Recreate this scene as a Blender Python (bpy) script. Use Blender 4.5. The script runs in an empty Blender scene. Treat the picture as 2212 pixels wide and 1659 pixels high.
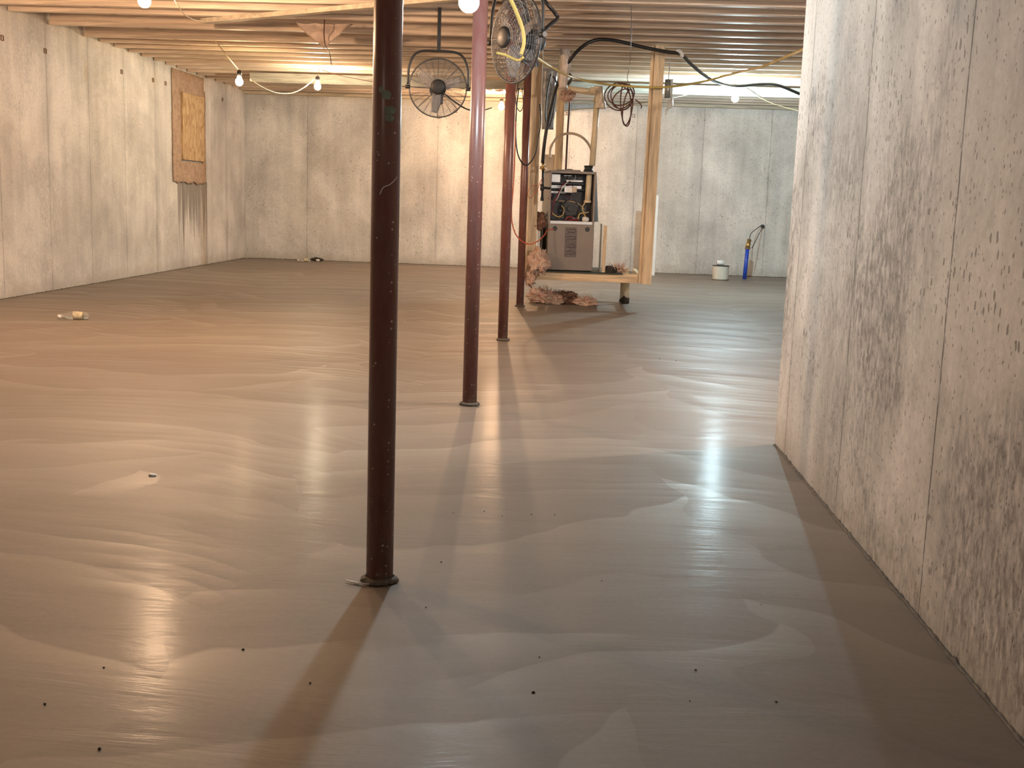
import bpy, bmesh, math, random
from mathutils import Vector, Matrix, noise
random.seed(7)
S = bpy.context.scene
COL = S.collection

# ------------------------------------------------------------------ camera
F, IW, IH, CH = 2462.0, 2212.0, 1659.0, 1.055
_v = Vector((132, 392.5, -F)).normalized()            # depth direction of the room in camera space
_n = Vector((-516, -15270, -F)).normalized()          # straight down in camera space
AY = _v; AZ = (-_n) - (-_n).dot(AY) * AY; AZ.normalize(); AX = AY.cross(AZ)
R = Matrix((AX, AY, AZ))                              # camera axes expressed in the room
cam = bpy.data.cameras.new('camera'); camo = bpy.data.objects.new('camera', cam); COL.objects.link(camo)
cam.sensor_fit = 'HORIZONTAL'; cam.sensor_width = 36; cam.lens = F / IW * 36
cam.clip_start = .05; cam.clip_end = 100
CAM = Vector((0, 0, CH))
camo.matrix_world = Matrix.Translation(CAM) @ R.to_4x4()
S.camera = camo

def ray(px, py): return R @ Vector((px - IW / 2, IH / 2 - py, -F))
def at(px, py, Y):                                    # point of the room at depth Y seen at a pixel
    d = ray(px, py); return CAM + d * (Y / d.y)

# ------------------------------------------------------------------ world, exposure
w = bpy.data.worlds.new('world'); S.world = w; w.use_nodes = True
w.node_tree.nodes['Background'].inputs[0].default_value = (.8, .85, 1, 1)
w.node_tree.nodes['Background'].inputs[1].default_value = 0.02
S.view_settings.view_transform = 'Standard'; S.view_settings.look = 'None'
S.view_settings.gamma = 1; S.view_settings.exposure = 0.04
S.view_settings.use_curve_mapping = False

# lamps of the room, R and N added as unseen fill: (place, light colour, emission strength)
LAMPS = dict(
    L0=((-3.1, 4.82, 2.38), (1.0, .62, .34), 1150),
    L1=(tuple(at(312, 3, 8.06)), (1.0, .64, .38), 2900),
    L2=(tuple(at(517, 177, 12.6)), (1.0, .70, .38), 300),
    L3=(tuple(at(686, 187, 14.18)), (1.0, .82, .56), 1100),
    L4=(tuple(at(1083, 231, 16.61)), (1.0, .60, .33), 2000),
    W=(tuple(at(1013, 5, 4.82)), (.80, .95, 1.0), 1020),
    B=(tuple(at(1588, 213, 14.18)), (.66, .91, 1.0), 3300),
    R=((2.7, 6.04, 2.50), (1.0, .84, .72), 3600),  # unseen bulb added to brighten the far ceiling
    N=((-2.0, -1.27, 2.40), (1.0, .80, .64), 420),  # fill bulb added behind the camera to lighten the near post fronts
)

# ------------------------------------------------------------------ room numbers
XL, XR, YB, YF = -5.2, .96, 18.1, -3.2                # left wall, right wall, back wall, wall behind the camera
YE, XFAR = 5.13, 6.2                                  # end of the right wall, far side of the wider part
ZJ, ZC = 2.60, 2.84                                   # underside of joists, underside of subfloor
XP = -.493                                            # the row of posts
POSTS = [3.015, 5.80, 8.61, 11.47, 14.8]

# ------------------------------------------------------------------ node helpers
def mat(name):
    m = bpy.data.materials.new(name); m.use_nodes = True
    nt = m.node_tree; b = nt.nodes['Principled BSDF']
    return m, nt, b
def N(nt, t, **k):
    n = nt.nodes.new(t)
    for a, v in k.items():
        if a.startswith('i_'):
            key = a[2:]; key = int(key) if key.isdigit() else key
            n.inputs[key].default_value = v
        else: setattr(n, a, v)
    return n
def L(nt, a, b): nt.links.new(a, b)
def math_(nt, op, a, b=None, c=None, clamp=False):
    n = nt.nodes.new('ShaderNodeMath'); n.operation = op; n.use_clamp = clamp
    for i, v in enumerate((a, b, c)):
        if v is None: continue
        if isinstance(v, (int, float)): n.inputs[i].default_value = v
        else: nt.links.new(v, n.inputs[i])
    return n.outputs[0]
def ramp(nt, fac, stops):
    r = nt.nodes.new('ShaderNodeValToRGB'); e = r.color_ramp.elements
    while len(e) < len(stops): e.new(.5)
    for i, (p, c) in enumerate(stops):
        e[i].position = p; e[i].color = (c, c, c, 1) if isinstance(c, (int, float)) else (*c, 1)
    nt.links.new(fac, r.inputs[0]); return r.outputs[0]
def mix(nt, fac, a, b, mode='MIX'):
    n = nt.nodes.new('ShaderNodeMix'); n.data_type = 'RGBA'; n.blend_type = mode
    for i, v in ((0, fac), (6, a), (7, b)):
        if isinstance(v, (int, float)): n.inputs[i].default_value = v
        elif isinstance(v, tuple): n.inputs[i].default_value = (*v, 1)
        else: nt.links.new(v, n.inputs[i])
    return n.outputs[2]
def coords(nt, scale=(1, 1, 1), loc=(0, 0, 0), rot=(0, 0, 0)):
    tc = nt.nodes.new('ShaderNodeTexCoord'); mp = nt.nodes.new('ShaderNodeMapping')
    mp.inputs['Scale'].default_value = scale; mp.inputs['Location'].default_value = loc
    mp.inputs['Rotation'].default_value = rot
    nt.links.new(tc.outputs['Object'], mp.inputs[0]); return mp.outputs[0]
def noise_(nt, vec, scale, detail=4, rough=.55, dist=0):
    n = nt.nodes.new('ShaderNodeTexNoise'); n.inputs['Scale'].default_value = scale
    n.inputs['Detail'].default_value = detail; n.inputs['Roughness'].default_value = rough
    n.inputs['Distortion'].default_value = dist
    nt.links.new(vec, n.inputs['Vector']); return n.outputs['Fac']
def voro(nt, vec, scale, rnd=1.0):
    n = nt.nodes.new('ShaderNodeTexVoronoi'); n.inputs['Scale'].default_value = scale
    n.inputs['Randomness'].default_value = rnd
    nt.links.new(vec, n.inputs['Vector']); return n
def bump(nt, b, h, strength, dist):
    n = nt.nodes.new('ShaderNodeBump'); n.inputs['Strength'].default_value = strength
    n.inputs['Distance'].default_value = dist
    nt.links.new(h, n.inputs['Height']); nt.links.new(n.outputs[0], b.inputs['Normal']); return n

def plain(name, col, rough=.5, metal=0, noise_amt=.12, nscale=8, bmp=0, bscale=40, spec=.5):
    m, nt, b = mat(name)
    v = coords(nt)
    f = noise_(nt, v, nscale, 3)
    f = ramp(nt, f, [(.3, 1 - noise_amt), (.7, 1 + noise_amt)])
    c = mix(nt, 1.0, tuple(col), f, 'MULTIPLY')
    L(nt, c, b.inputs['Base Color'])
    b.inputs['Roughness'].default_value = rough; b.inputs['Metallic'].default_value = metal
    b.inputs['Specular IOR Level'].default_value = spec
    if bmp: bump(nt, b, noise_(nt, v, bscale, 4), bmp, .01)
    return m

def concrete_wall(name, axis, base, off, spacing, grime=1.0, pits=1.0, drip=None, line=1.0):
    """cast concrete: form panel joints, bug holes, streaks and stains; axis is the long direction"""
    m, nt, b = mat(name)
    tc = nt.nodes.new('ShaderNodeTexCoord'); sx = nt.nodes.new('ShaderNodeSeparateXYZ')
    nt.links.new(tc.outputs['Object'], sx.inputs[0])
    u = sx.outputs[axis]; z = sx.outputs[2]
    cb = nt.nodes.new('ShaderNodeCombineXYZ'); L(nt, u, cb.inputs[0]); L(nt, z, cb.inputs[1]); v = cb.outputs[0]
    def mp(sx_, sz_, lx=0, lz=0):
        n = nt.nodes.new('ShaderNodeMapping'); n.inputs['Scale'].default_value = (sx_, sz_, 1)
        n.inputs['Location'].default_value = (lx, lz, 0); L(nt, v, n.inputs[0]); return n.outputs[0]
    wob = noise_(nt, mp(1, 1.6), 2.5, 3)
    uw = math_(nt, 'ADD', u, math_(nt, 'MULTIPLY', math_(nt, 'SUBTRACT', wob, .5), .02))
    ph = math_(nt, 'DIVIDE', math_(nt, 'SUBTRACT', uw, off), spacing)
    fr = math_(nt, 'FRACT', ph)
    dj = math_(nt, 'MULTIPLY', math_(nt, 'MINIMUM', fr, math_(nt, 'SUBTRACT', 1.0, fr)), spacing)   # metres to nearest joint
    pid = nt.nodes.new('ShaderNodeTexWhiteNoise'); pid.noise_dimensions = '1D'
    L(nt, math_(nt, 'FLOOR', ph), pid.inputs['W'])
    # large mottling
    big = noise_(nt, mp(1, .8), 1.1, 5, .6, .3)
    streak = noise_(nt, mp(7, .35), 1.0, 4, .6)
    fine = noise_(nt, mp(1, 1), 38, 5, .7)
    fac = math_(nt, 'ADD', math_(nt, 'MULTIPLY', big, .72), math_(nt, 'MULTIPLY', streak, .28))
    dark = tuple(c * .66 for c in base); light = tuple(min(1, c * 1.12) for c in base)
    c = mix(nt, ramp(nt, fac, [(.36, 0.0), (.62, 1.0)]), dark, light)
    c = mix(nt, 1.0, c, ramp(nt, fine, [(.25, .84), (.75, 1.12)]), 'MULTIPLY')
    pv = math_(nt, 'ADD', math_(nt, 'MULTIPLY', pid.outputs['Value'], .12), .93)
    c = mix(nt, 1.0, c, pv, 'MULTIPLY')
    # dirty patches
    g = noise_(nt, mp(.9, .8, 3.1, 1.7), 1.35, 6, .62, .5)
    if grime > 1: g = math_(nt, 'ADD', g, math_(nt, 'MULTIPLY', math_(nt, 'SUBTRACT', 1.25, z), .07))
    gm = ramp(nt, g, [(.47, 0.0), (.64, 1.0)])
    gs = math_(nt, 'MULTIPLY', gm, ramp(nt, noise_(nt, mp(1.6, .6), 26, 4, .7), [(.38, .15), (.60, 1.0)]))
    c = mix(nt, math_(nt, 'MULTIPLY', gs, .62 * grime), c, tuple(x * .36 for x in base))
    # joints: smeared halo and a broken dark line
    halo = ramp(nt, math_(nt, 'MULTIPLY', dj, 6.0), [(0, 1.0), (.25, .5), (.9, 0.0)])
    halo = math_(nt, 'MULTIPLY', halo, ramp(nt, noise_(nt, mp(1, .8, 9, 4), 2.2, 3), [(.38, 0.0), (.65, 1.0)]))
    c = mix(nt, math_(nt, 'MULTIPLY', halo, .42 if line > .5 else .62), c, tuple(x * .45 for x in base))
    ln = ramp(nt, math_(nt, 'MULTIPLY', dj, 100.0), [(.22, 1.0), (.60, 0.0)])
    ln = math_(nt, 'MULTIPLY', ln, ramp(nt, noise_(nt, mp(.6, 1), 9, 4, .7), [(.34, .2), (.52, 1.0)]))
    c = mix(nt, math_(nt, 'MULTIPLY', ln, .42+.43*line), c, (.06, .05, .045))
    # bug holes, a little taller than wide: scattered everywhere, thicker in patches
    def warped(sx_, sz_, lx, lz, amt):
        n = nt.nodes.new('ShaderNodeTexNoise'); n.inputs['Scale'].default_value = 45; n.inputs['Detail'].default_value = 2
        L(nt, v, n.inputs['Vector'])
        ad = nt.nodes.new('ShaderNodeVectorMath'); ad.operation = 'MULTIPLY_ADD'
        L(nt, n.outputs['Color'], ad.inputs[0]); ad.inputs[1].default_value = (amt, amt, 0); L(nt, v, ad.inputs[2])
        q = nt.nodes.new('ShaderNodeMapping'); q.inputs['Scale'].default_value = (sx_, sz_, 1); q.inputs['Location'].default_value = (lx, lz, 0)
        L(nt, ad.outputs[0], q.inputs[0]); return q.outputs[0]
    pit = None
    for (scl, st_, lx, gate, size, cl) in ((70, .45, 0, .70, .30, 1), (26, .55, 3.3, .86, .10, 0), (120, .6, 7.1, .80, .26, 0)):
        vo = voro(nt, warped(1.0, st_, lx, lx*.7, .014), scl)
        vr = nt.nodes.new('ShaderNodeSeparateColor'); L(nt, vo.outputs['Color'], vr.inputs[0])
        rad = math_(nt, 'MULTIPLY', vr.outputs[1], size * pits)
        if cl: rad = math_(nt, 'MULTIPLY', rad, ramp(nt, noise_(nt, mp(1, 1, 5, 2), 2.2, 4), [(.44, .15), (.60, 1.0)]))
        p_ = math_(nt, 'MULTIPLY', math_(nt, 'LESS_THAN', vo.outputs['Distance'], rad), math_(nt, 'GREATER_THAN', vr.outputs[0], gate))
        pit = p_ if pit is None else math_(nt, 'MAXIMUM', pit, p_)
    c = mix(nt, math_(nt, 'MULTIPLY', pit, .72), c, (.12, .10, .08))
    # splashed slurry and damp at the foot
    foot = math_(nt, 'ADD', z, math_(nt, 'MULTIPLY', math_(nt, 'SUBTRACT', noise_(nt, mp(1, 1), 6, 5), .5), .22))
    c = mix(nt, ramp(nt, foot, [(0.0, .5), (.16, 0.0)]), c, tuple(x * .5 for x in (base[0], base[1] * .93, base[2] * .82)))
    if drip:
        u0, u1, ztop = drip
        inside = math_(nt, 'MULTIPLY', math_(nt, 'GREATER_THAN', u, u0), math_(nt, 'LESS_THAN', u, u1))
        sn = noise_(nt, mp(9, .22, 3, 0), 1.3, 4, .7)
        down = math_(nt, 'SUBTRACT', ztop, z)
        dm = math_(nt, 'SUBTRACT', math_(nt, 'MULTIPLY', sn, 1.9), math_(nt, 'ADD', math_(nt, 'MULTIPLY', down, .55), .55))
        dm = math_(nt, 'MULTIPLY', dm, 5.0, clamp=True)
        dm = math_(nt, 'MULTIPLY', math_(nt, 'MULTIPLY', dm, inside), math_(nt, 'GREATER_THAN', down, 0.0))
        c = mix(nt, math_(nt, 'MULTIPLY', dm, .7), c, (.13, .10, .08))
    L(nt, c, b.inputs['Base Color'])
    b.inputs['Roughness'].default_value = .78
    hgt = math_(nt, 'SUBTRACT', math_(nt, 'MULTIPLY', fine, .25), math_(nt, 'ADD', math_(nt, 'MULTIPLY', pit, .8), math_(nt, 'MULTIPLY', ln, .6)))
    bump(nt, b, hgt, .5, .006)
    return m

def floor_mat():
    m, nt, b = mat('wet_concrete_floor')
    tc = nt.nodes.new('ShaderNodeTexCoord'); v = tc.outputs['Object']
    sx = nt.nodes.new('ShaderNodeSeparateXYZ'); L(nt, v, sx.inputs[0])
    x, y = sx.outputs[0], sx.outputs[1]
    def mp(a, c_, lx=0, ly=0, rz=0):
        n = nt.nodes.new('ShaderNodeMapping'); n.inputs['Scale'].default_value = (a, c_, 1)
        n.inputs['Location'].default_value = (lx, ly, 0); n.inputs['Rotation'].default_value = (0, 0, rz)
        L(nt, v, n.inputs[0]); return n.outputs[0]
    def arcs(lane, x0, bow, per, seed, jit):
        """overlapping sweeps of the trowel: bowed bands, each with one crisp and one fading edge"""
        wn = math_(nt, 'MULTIPLY', math_(nt, 'SUBTRACT', noise_(nt, mp(.7, .7, seed, seed), 1.2, 3), .5), jit)
        wn2 = math_(nt, 'MULTIPLY', math_(nt, 'SUBTRACT', noise_(nt, mp(1, 1, seed + 7, seed), .8, 2), .5), jit)
        xx = math_(nt, 'ADD', math_(nt, 'DIVIDE', math_(nt, 'SUBTRACT', x, x0), lane), wn2)
        k = math_(nt, 'SUBTRACT', math_(nt, 'FRACT', xx), .5)
        yy = math_(nt, 'ADD', y, math_(nt, 'MULTIPLY', math_(nt, 'MULTIPLY', k, k), bow))
        yy = math_(nt, 'ADD', yy, wn)
        yy = math_(nt, 'ADD', yy, math_(nt, 'MULTIPLY', math_(nt, 'FLOOR', xx), .37))
        q = math_(nt, 'DIVIDE', yy, per)
        idn = nt.nodes.new('ShaderNodeTexWhiteNoise'); idn.noise_dimensions = '2D'
        cb = nt.nodes.new('ShaderNodeCombineXYZ'); L(nt, math_(nt, 'FLOOR', q), cb.inputs[0]); L(nt, math_(nt, 'FLOOR', xx), cb.inputs[1])
        L(nt, cb.outputs[0], idn.inputs['Vector'])
        return math_(nt, 'FRACT', q), idn.outputs['Value']
    s1, id1 = arcs(2.6, -.9, 1.6, .46, 1.3, .45)
    s2, id2 = arcs(1.9, .4, -2.6, .62, 5.7, .8)
    # which sweep was last
    sel = ramp(nt, noise_(nt, mp(.5, .5, 2, 5), 1.0, 2), [(.47, 0.0), (.50, 1.0)])
    s = math_(nt, 'ADD', math_(nt, 'MULTIPLY', s1, math_(nt, 'SUBTRACT', 1.0, sel)), math_(nt, 'MULTIPLY', s2, sel))
    idv = math_(nt, 'ADD', math_(nt, 'MULTIPLY', id1, math_(nt, 'SUBTRACT', 1.0, sel)), math_(nt, 'MULTIPLY', id2, sel))
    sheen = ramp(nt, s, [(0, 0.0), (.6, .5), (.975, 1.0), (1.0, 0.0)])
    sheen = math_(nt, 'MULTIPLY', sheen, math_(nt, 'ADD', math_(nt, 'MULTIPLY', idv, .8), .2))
    s3, id3 = arcs(2.6, -.9, 1.6, .105, 2.1, .30)
    fin = math_(nt, 'MULTIPLY', math_(nt, 'SUBTRACT', math_(nt, 'MULTIPLY', s3, math_(nt, 'ADD', id3, .2)), .35), ramp(nt, math_(nt, 'ADD', noise_(nt, mp(.6, .8, 8, 3), 1.3, 3), math_(nt, 'MULTIPLY', math_(nt, 'SUBTRACT', y, 5.0), .035)), [(.45, .05), (.68, 1.0)]))
    big = noise_(nt, mp(.35, .5, 1, 1), 1.6, 4, .6, .4)
    strk = noise_(nt, mp(.7, 3.2, 4, 2), 1.5, 5, .65, .6)
    fine = noise_(nt, mp(1, 1), 55, 5, .7)
    base, pale = (.188, .157, .132), (.268, .232, .198)
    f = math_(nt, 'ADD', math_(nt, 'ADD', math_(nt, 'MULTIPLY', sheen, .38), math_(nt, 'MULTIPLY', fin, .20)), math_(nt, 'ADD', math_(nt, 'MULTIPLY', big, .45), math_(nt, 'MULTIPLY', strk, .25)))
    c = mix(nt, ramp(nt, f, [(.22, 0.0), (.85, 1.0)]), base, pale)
    c = mix(nt, 1.0, c, ramp(nt, fine, [(.25, .93), (.75, 1.06)]), 'MULTIPLY')
    vo = voro(nt, v, 9)
    vr = nt.nodes.new('ShaderNodeSeparateColor'); L(nt, vo.outputs['Color'], vr.inputs[0])
    spk = math_(nt, 'MULTIPLY', math_(nt, 'LESS_THAN', vo.outputs['Distance'], math_(nt, 'MULTIPLY', vr.outputs[0], .042)), math_(nt, 'GREATER_THAN', vr.outputs[1], .72))
    c = mix(nt, math_(nt, 'MULTIPLY', spk, .7), c, (.05, .042, .035))
    L(nt, c, b.inputs['Base Color'])
    rg = math_(nt, 'SUBTRACT', .62, math_(nt, 'ADD', math_(nt, 'ADD', math_(nt, 'MULTIPLY', sheen, .09), math_(nt, 'MULTIPLY', fin, .16)), math_(nt, 'MULTIPLY', strk, .14)))
    L(nt, rg, b.inputs['Roughness']); b.inputs['Specular IOR Level'].default_value = .22
    b.inputs['Coat Weight'].default_value = .06; b.inputs['Coat Roughness'].default_value = .17; b.inputs['Coat IOR'].default_value = 1.33
    h = math_(nt, 'ADD', math_(nt, 'ADD', math_(nt, 'MULTIPLY', s, .12), math_(nt, 'MULTIPLY', fin, .08)), math_(nt, 'ADD', math_(nt, 'MULTIPLY', strk, .6), math_(nt, 'MULTIPLY', fine, .04)))
    bn = bump(nt, b, h, .5, .010); L(nt, bn.outputs[0], b.inputs['Coat Normal'])
    return m

def wood(name, base, grain=(1, 14, 14), rough=.65, knots=True, var=.25):
    m, nt, b = mat(name)
    v = coords(nt, grain)
    f = noise_(nt, v, 2.2, 5, .65, .8)
    dark = tuple(c * .62 for c in base)
    c = mix(nt, ramp(nt, f, [(.35, 0.0), (.6, 1.0)]), dark, tuple(base))
    oi = nt.nodes.new('ShaderNodeObjectInfo')
    c = mix(nt, 1.0, c, math_(nt, 'ADD', math_(nt, 'MULTIPLY', oi.outputs['Random'], var), 1 - var / 2), 'MULTIPLY')
    if knots:
        vo = voro(nt, coords(nt, tuple(g * .12 + .5 for g in grain)), 2.3)
        kk = math_(nt, 'LESS_THAN', vo.outputs['Distance'], .05)
        c = mix(nt, math_(nt, 'MULTIPLY', kk, .8), c, (.16, .07, .035))
    L(nt, c, b.inputs['Base Color']); b.inputs['Roughness'].default_value = rough
    bump(nt, b, f, .2, .003)
    return m

def osb():
    m, nt, b = mat('strand_board')
    vo = voro(nt, coords(nt, (1, 1, .35)), 34)
    vr = nt.nodes.new('ShaderNodeSeparateColor'); L(nt, vo.outputs['Color'], vr.inputs[0])
    c = mix(nt, vr.outputs[0], (.36, .22, .10), (.62, .44, .24))
    L(nt, c, b.inputs['Base Color']); b.inputs['Roughness'].default_value = .7
    return m

def red_paint():
    m, nt, b = mat('oxide_red_paint')
    v = coords(nt)
    c = mix(nt, ramp(nt, noise_(nt, v, 3, 4), [(.3, 0.0), (.7, 1.0)]), (.140, .058, .052), (.195, .072, .064))
    c = mix(nt, math_(nt, 'MULTIPLY', ramp(nt, noise_(nt, coords(nt, (1, 1, .25)), 16, 5, .7), [(.4, 0.0), (.75, 1.0)]), .35), c, (.27, .22, .19))
    # spatter of concrete, denser low down
    sx = nt.nodes.new('ShaderNodeSeparateXYZ'); L(nt, v, sx.inputs[0])
    low = ramp(nt, math_(nt, 'DIVIDE', sx.outputs[2], 2.4), [(0, 1.0), (.5, .75), (.72, .12), (1, .05)])
    vo = voro(nt, v, 75)
    vr = nt.nodes.new('ShaderNodeSeparateColor'); L(nt, vo.outputs['Color'], vr.inputs[0])
    sp = math_(nt, 'LESS_THAN', vo.outputs['Distance'], math_(nt, 'MULTIPLY', math_(nt, 'MULTIPLY', vr.outputs[0], low), .30))
    sp = math_(nt, 'MULTIPLY', sp, math_(nt, 'GREATER_THAN', vr.outputs[1], .42))
    ft = math_(nt, 'SUBTRACT', .62, math_(nt, 'MULTIPLY', sx.outputs[2], 2.0))
    sm = math_(nt, 'MULTIPLY', math_(nt, 'SUBTRACT', math_(nt, 'ADD', noise_(nt, v, 13, 5, .7), math_(nt, 'MULTIPLY', ft, .3)), .62), 6.0, clamp=True)
    c = mix(nt, math_(nt, 'MULTIPLY', sm, .55), c, (.32, .27, .23))
    c = mix(nt, math_(nt, 'MULTIPLY', sp, .8), c, (.62, .56, .5))
    L(nt, c, b.inputs['Base Color'])
    b.inputs['Roughness'].default_value = .34
    L(nt, ramp(nt, math_(nt, 'ADD', sp, sm), [(0, .3), (1, .8)]), b.inputs['Roughness'])
    bump(nt, b, noise_(nt, v, 26, 3), .08, .004)
    return m

def fluff(name, a, b_, scale=14):
    m, nt, b = mat(name)
    v = coords(nt)
    f = noise_(nt, v, scale, 6, .7, 1.2)
    c = mix(nt, ramp(nt, f, [(.35, 0.0), (.62, 1.0)]), a, b_)
    L(nt, c, b.inputs['Base Color']); b.inputs['Roughness'].default_value = .95
    b.inputs['Specular IOR Level'].default_value = .1
    bump(nt, b, noise_(nt, v, 60, 6, .8), .9, .02)
    return m

def emit(name, col, strength):
    m, nt, b = mat(name)
    b.inputs['Base Color'].default_value = (.9, .9, .9, 1)
    b.inputs['Emission Color'].default_value = (*col, 1); b.inputs['Emission Strength'].default_value = strength
    return m
def clear_plastic(name, col=(.9, .93, .92), rough=.12):
    m, nt, b = mat(name)
    b.inputs['Base Color'].default_value = (*col, 1); b.inputs['Roughness'].default_value = rough
    b.inputs['Transmission Weight'].default_value = .85; b.inputs['IOR'].default_value = 1.2
    return m

M = dict(
    floor=floor_mat(),
    wl=concrete_wall('cast_concrete_left', 1, (.70, .665, .615), .46, .98, .7, 1.0, drip=(14.95, 16.2, 1.16), line=.3),
    wb=concrete_wall('cast_concrete_back', 0, (.69, .675, .64), -.09, 1.03, .55, 1.5, line=.1),
    wr=concrete_wall('cast_concrete_right', 1, (.64, .61, .575), .02, .975, 1.6, 1.8),
    joist=wood('joist_pine', (.84, .68, .53), (.5, 9, 9), .55),
    sub=wood('subfloor_sheathing', (.52, .38, .27), (2, 2, 2), .75, False),
    stud=wood('stud_pine', (.90, .71, .47), (14, 14, 1), .6),
    rail=wood('rail_pine', (.88, .68, .44), (1, 14, 14), .6),
    board=wood('pale_board', (.70, .60, .45), (1, 10, 10), .6, False),
    hboard=wood('cream_board', (.46, .42, .34), (1, 10, 10), .7, False, .1),
    osb=osb(), red=red_paint(),
    steel=plain('galvanised_steel', (.42, .43, .44), .42, .7, .1),
    beam=plain('grey_steel_beam', (.20, .19, .20), .55, .4, .15),
    bladeg=plain('dull_blade', (.42, .40, .39), .6, .1),
    black=plain('black_rubber', (.018, .018, .02), .42),
    blackm=plain('black_metal', (.03, .032, .036), .45, .2),
    fanw=plain('fan_wire_grey', (.22, .23, .25), .4, .6),
    yellow=plain('yellow_cord', (.60, .46, .14), .45, 0, .05),
    tancord=plain('tan_cord', (.50, .38, .22), .5, 0, .05),
    brown=plain('brown_cable', (.10, .035, .022), .5),
    orange=plain('orange_wire', (.52, .12, .05), .45),
    pvc=plain('cream_pvc', (.72, .62, .44), .4, 0, .06),
    white=plain('white_plastic', (.78, .78, .76), .45, 0, .05),
    foam=fluff('sprayed_foam', (.46, .31, .21), (.66, .48, .35), 12),
    pink=fluff('pink_glass_wool', (.70, .33, .24), (.95, .76, .64)),
    pinkd=fluff('dirty_glass_wool', (.13, .07, .05), (.42, .24, .17)),
    pinkl=fluff('pale_glass_wool', (.80, .46, .33), (.96, .78, .64)),
    cab=plain('taupe_enamel', (.235, .20, .175), .42, .1, .06),
    cabl=plain('pale_grey_green_enamel', (.36, .37, .32), .45, .1, .05),
    inner=plain('dark_enamel_inside', (.035, .036, .042), .5, .2),
    alu=plain('bright_sheet_metal', (.62, .65, .68), .35, .55, .05),
    brass=plain('brass', (.52, .36, .14), .35, .8),
    blue=plain('blue_plastic_pipe', (.02, .07, .48), .4, 0, .25, 20),
    film=clear_plastic('clear_film', (.75, .78, .80), .35),
    bottle=clear_plastic('bottle_plastic', (.93, .93, .88)),
    green=plain('dark_green_pan', (.05, .065, .05), .5, .2),
    dirt=plain('dark_mortar_crumb', (.045, .038, .03), .9),
    paper=plain('white_paper', (.8, .79, .75), .7, 0, .05),
    slurry=plain('slurry_rim', (.12, .10, .08), .75, 0, .25, 30, .5),
    rust=plain('rusty_tie', (.22, .12, .075), .8, 0, .2),
    label=plain('grey_brown_decal', (.13, .105, .10), .5, 0, .35, 60),
    redlead=plain('maroon_wire', (.20, .02, .04), .5),
)

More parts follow.
